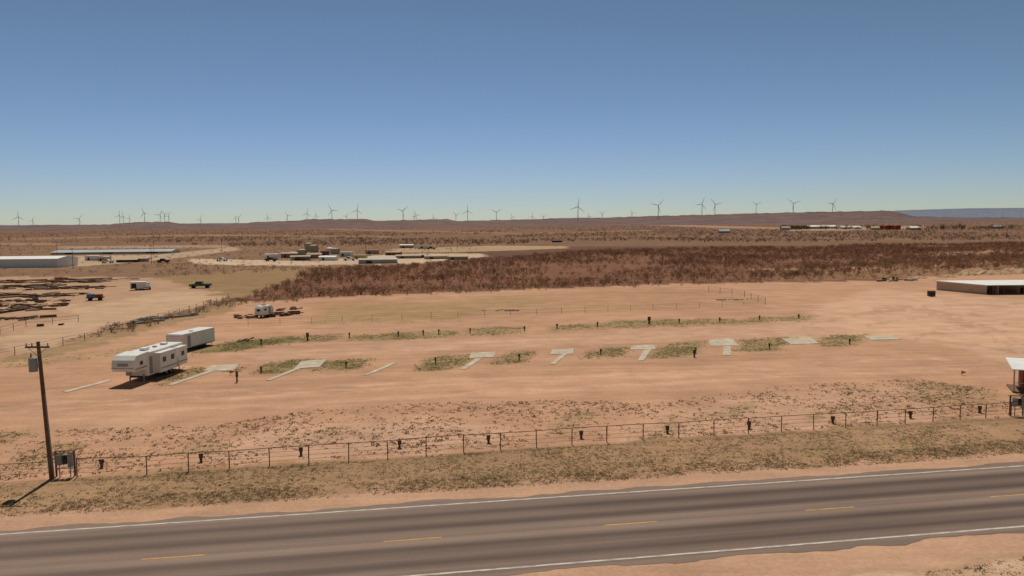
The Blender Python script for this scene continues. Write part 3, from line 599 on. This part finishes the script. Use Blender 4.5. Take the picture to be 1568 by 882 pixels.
# ---------------------------------------------------------------- industrial yard
def tank(x,y,r,h,k='tan'):
    b=MB(); b.cyl((0,0,0),(0,0,h),r,r,k,24); b.cyl((0,0,h),(0,0,h+.5),r,.3,k,24); b.cyl((0,0,h*.96),(0,0,h-.01),r+.06,r+.06,'grey',24)
    b.box(r+.02,r+.5,-.3,.3,0,h,'grey'); b.obj('storage_tank',loc=g(x,y))
for x,y,r,h,k in [(473,385,2.6,5.0,'tan'),(480,386,2.4,4.0,'tan'),(462,391,2.5,3.0,'tan'),(505,388,2.3,3.0,'white'),(513,389,2.2,3.0,'tan'),(497,391,2.,2.3,'red'),(449,394,2,2.6,'tan')]: tank(x,y,r,h,k)
for x,y,L,D,h,wl,rf in [(405,398,6,4,2.6,'white','roofw'),(430,395,8,5,2.2,'fadew','tan'),(445,399,9,4,1.8,'tan','tan'),(470,396,7,4,2.,'fadew','tan'),(488,399,8,4,1.7,'white','roofw'),(520,393,6,4,2.2,'white','white'),(540,397,6,4,1.8,'yellowm','tan'),
   (549,404,16,6,1.7,'tan','bluemetal'),(606,396,12,5,1.3,'fadew','tan'),(628,395,8,4,1.5,'brown','tan'),(650,397,12,5,1.4,'tan','tan'),(685,398,9,4,1.3,'tan','tan'),(612,380,9,5,2.,'tan','roofw'),(640,381,9,5,2.,'white','tan'),(130,399,7,4,2.2,'white','roofw'),(150,400,5,3,1.8,'tan','tan'),(178,402,9,4,1.2,'brown','tan'),(205,401,6,4,1.5,'tan','tan'),
   (560,389,7,3,2.,'tan','tan'),(590,391,8,4,1.6,'rust','tan'),(845,371,8,4,1.4,'brown','grey')]:
    shed('storage_shed',x,y,L,D,h,math.radians(random.uniform(-14,16)),wl,rf,.5 if random.random()<.5 else 0,[(L*.2,L*.35,0,h*.7)])
for x,y,yw in [(415,400,1.4),(460,399,1.2),(535,399,1.6),(500,397,1.3),(250,402,1.5),(165,403,1.5),(660,382,1.6),(340,400,1.3)]: truck('pickup_truck',x,y,yw,random.choice(['white','white','brown']))
for x,y in [(88,398),(112,412),(236,395),(340,388),(420,390),(560,388),(700,385),(232,404)]:
    b=MB(); b.cyl((0,0,0),(0,0,8.5),.12,.08,'wood',8); b.box(-.8,.8,-.05,.05,8,8.12,'wood'); b.obj('wooden_power_pole',loc=g(x,y))
for x,y,L,D,h,wl,rf in [(1240,350.5,32,26,4,'tan','roofw'),(1262,350,26,24,3.5,'white','roofw'),(1290,351,18,20,3,'white','roofw'),(1308,351,14,18,3,'white','roofw'),(1198,352,14,12,3.4,'tan','grey'),(1102,357,14,8,2.6,'grey','bluemetal'),(1335,352,12,10,3,'tan','tan'),(1395,352,16,14,3,'tan','roofw'),(1520,350,18,14,3,'tan','grey')]:
    shed('distant_metal_building',x,y,L,D,h,math.radians(random.uniform(-5,8)),wl,rf,2.5)
for x in (1350,1355,1360,1366,1371,1376): tank(x,351.5,2.8,6.5,'orange' if x%2 else 'red')
P=np.array([tuple(g(1195+R.rand()*45,350.2+R.rand()*1.6)[:2]) for _ in range(110)]+[tuple(g(1255+R.rand()*110,350+R.rand()*1.4)[:2]) for _ in range(60)]+[tuple(g(1400+R.rand()*168,350+R.rand()*2)[:2]) for _ in range(60)]); n=len(P); s=4+4*R.rand(n)
scatter('distant_tree_row',shr,P,s*.9,s,colr(n,[(.08,.065,.04),(.07,.07,.04)]),vegm,9)
def mound(x,y,r,h):
    b=MB(); vs=[];fs=[];n=20;m=6
    for j in range(m):
        t=j/(m-1)
        for i in range(n):
            k=1+.18*math.sin(i*1.7+x)+.1*math.sin(i*3.1+j); vs.append((math.cos(6.283*i/n)*r*(1-t)*k,math.sin(6.283*i/n)*r*.8*(1-t)*k,h*(1-(1-t)**1.7)*(1+.08*math.sin(i*2+j))-.02))
    for j in range(m-1):
        for i in range(n): fs.append((j*n+i,j*n+(i+1)%n,(j+1)*n+(i+1)%n,(j+1)*n+i))
    b.add(vs,fs,'dirtm'); b.obj('dirt_mound',loc=g(x,y))
for x,y,r,h in [(1480,421,4,1.2),(1495,419,5,1.8),(1515,420,5,1.4),(1535,419,4,1.2),(1548,416,4,1.3),(1562,418,5,1.5),(1450,424,3,.8),(1405,426,3,.7)]: mound(x,y,r,h)
scrap('scrap_pile',1375,430,10,4,16,.2,.4,('grey','rust','white','fadew')); scrap('scrap_pile',1362,430,4,3,10,.2,1.1,('green','grey','fadew'))
scrap('timber_stack',765,476,6,2,8,.1,.15,('conc','fadew')); scrap('timber_stack',1120,459,6,2,8,.1,.15,('conc','fadew'))
# ---------------------------------------------------------------- light
el=math.radians(60); az=math.radians(-9)
sd=Vector((math.sin(az)*math.cos(el),math.cos(az)*math.cos(el),math.sin(el)))
sl=bpy.data.lights.new('sun','SUN'); sl.energy=3.5; sl.angle=math.radians(.53); sl.color=(1,.925,.83)
so=bpy.data.objects.new('sun',sl); sc.collection.objects.link(so); so.rotation_euler=sd.to_track_quat('Z','Y').to_euler()
w=bpy.data.worlds.new('World'); sc.world=w; w.use_nodes=True; nt=w.node_tree; bg=nt.nodes['Background']
sk=nt.nodes.new('ShaderNodeTexSky'); sk.sky_type='NISHITA'; sk.sun_disc=False; sk.sun_elevation=el; sk.sun_rotation=az; sk.altitude=2200; sk.air_density=1; sk.dust_density=.5; sk.ozone_density=1.0
# colour grade of the sky: less blue overhead, cleaner blue haze at the horizon
ST=.07
sp=nt.nodes.new('ShaderNodeSeparateColor'); cb=nt.nodes.new('ShaderNodeCombineColor'); nt.links.new(sk.outputs[0],sp.inputs[0])
for i,(gm,k) in enumerate([(1.04,.78),(1.05,.84),(1.6,1.30)]):
    m1=nt.nodes.new('ShaderNodeMath'); m1.operation='MULTIPLY'; m1.inputs[1].default_value=ST; nt.links.new(sp.outputs[i],m1.inputs[0])
    m2=nt.nodes.new('ShaderNodeMath'); m2.operation='POWER'; m2.inputs[1].default_value=gm; nt.links.new(m1.outputs[0],m2.inputs[0])
    m3=nt.nodes.new('ShaderNodeMath'); m3.operation='MULTIPLY'; m3.inputs[1].default_value=k/ST; nt.links.new(m2.outputs[0],m3.inputs[0])
    nt.links.new(m3.outputs[0],cb.inputs[i])
nt.links.new(cb.outputs[0],bg.inputs[0]); bg.inputs[1].default_value=ST
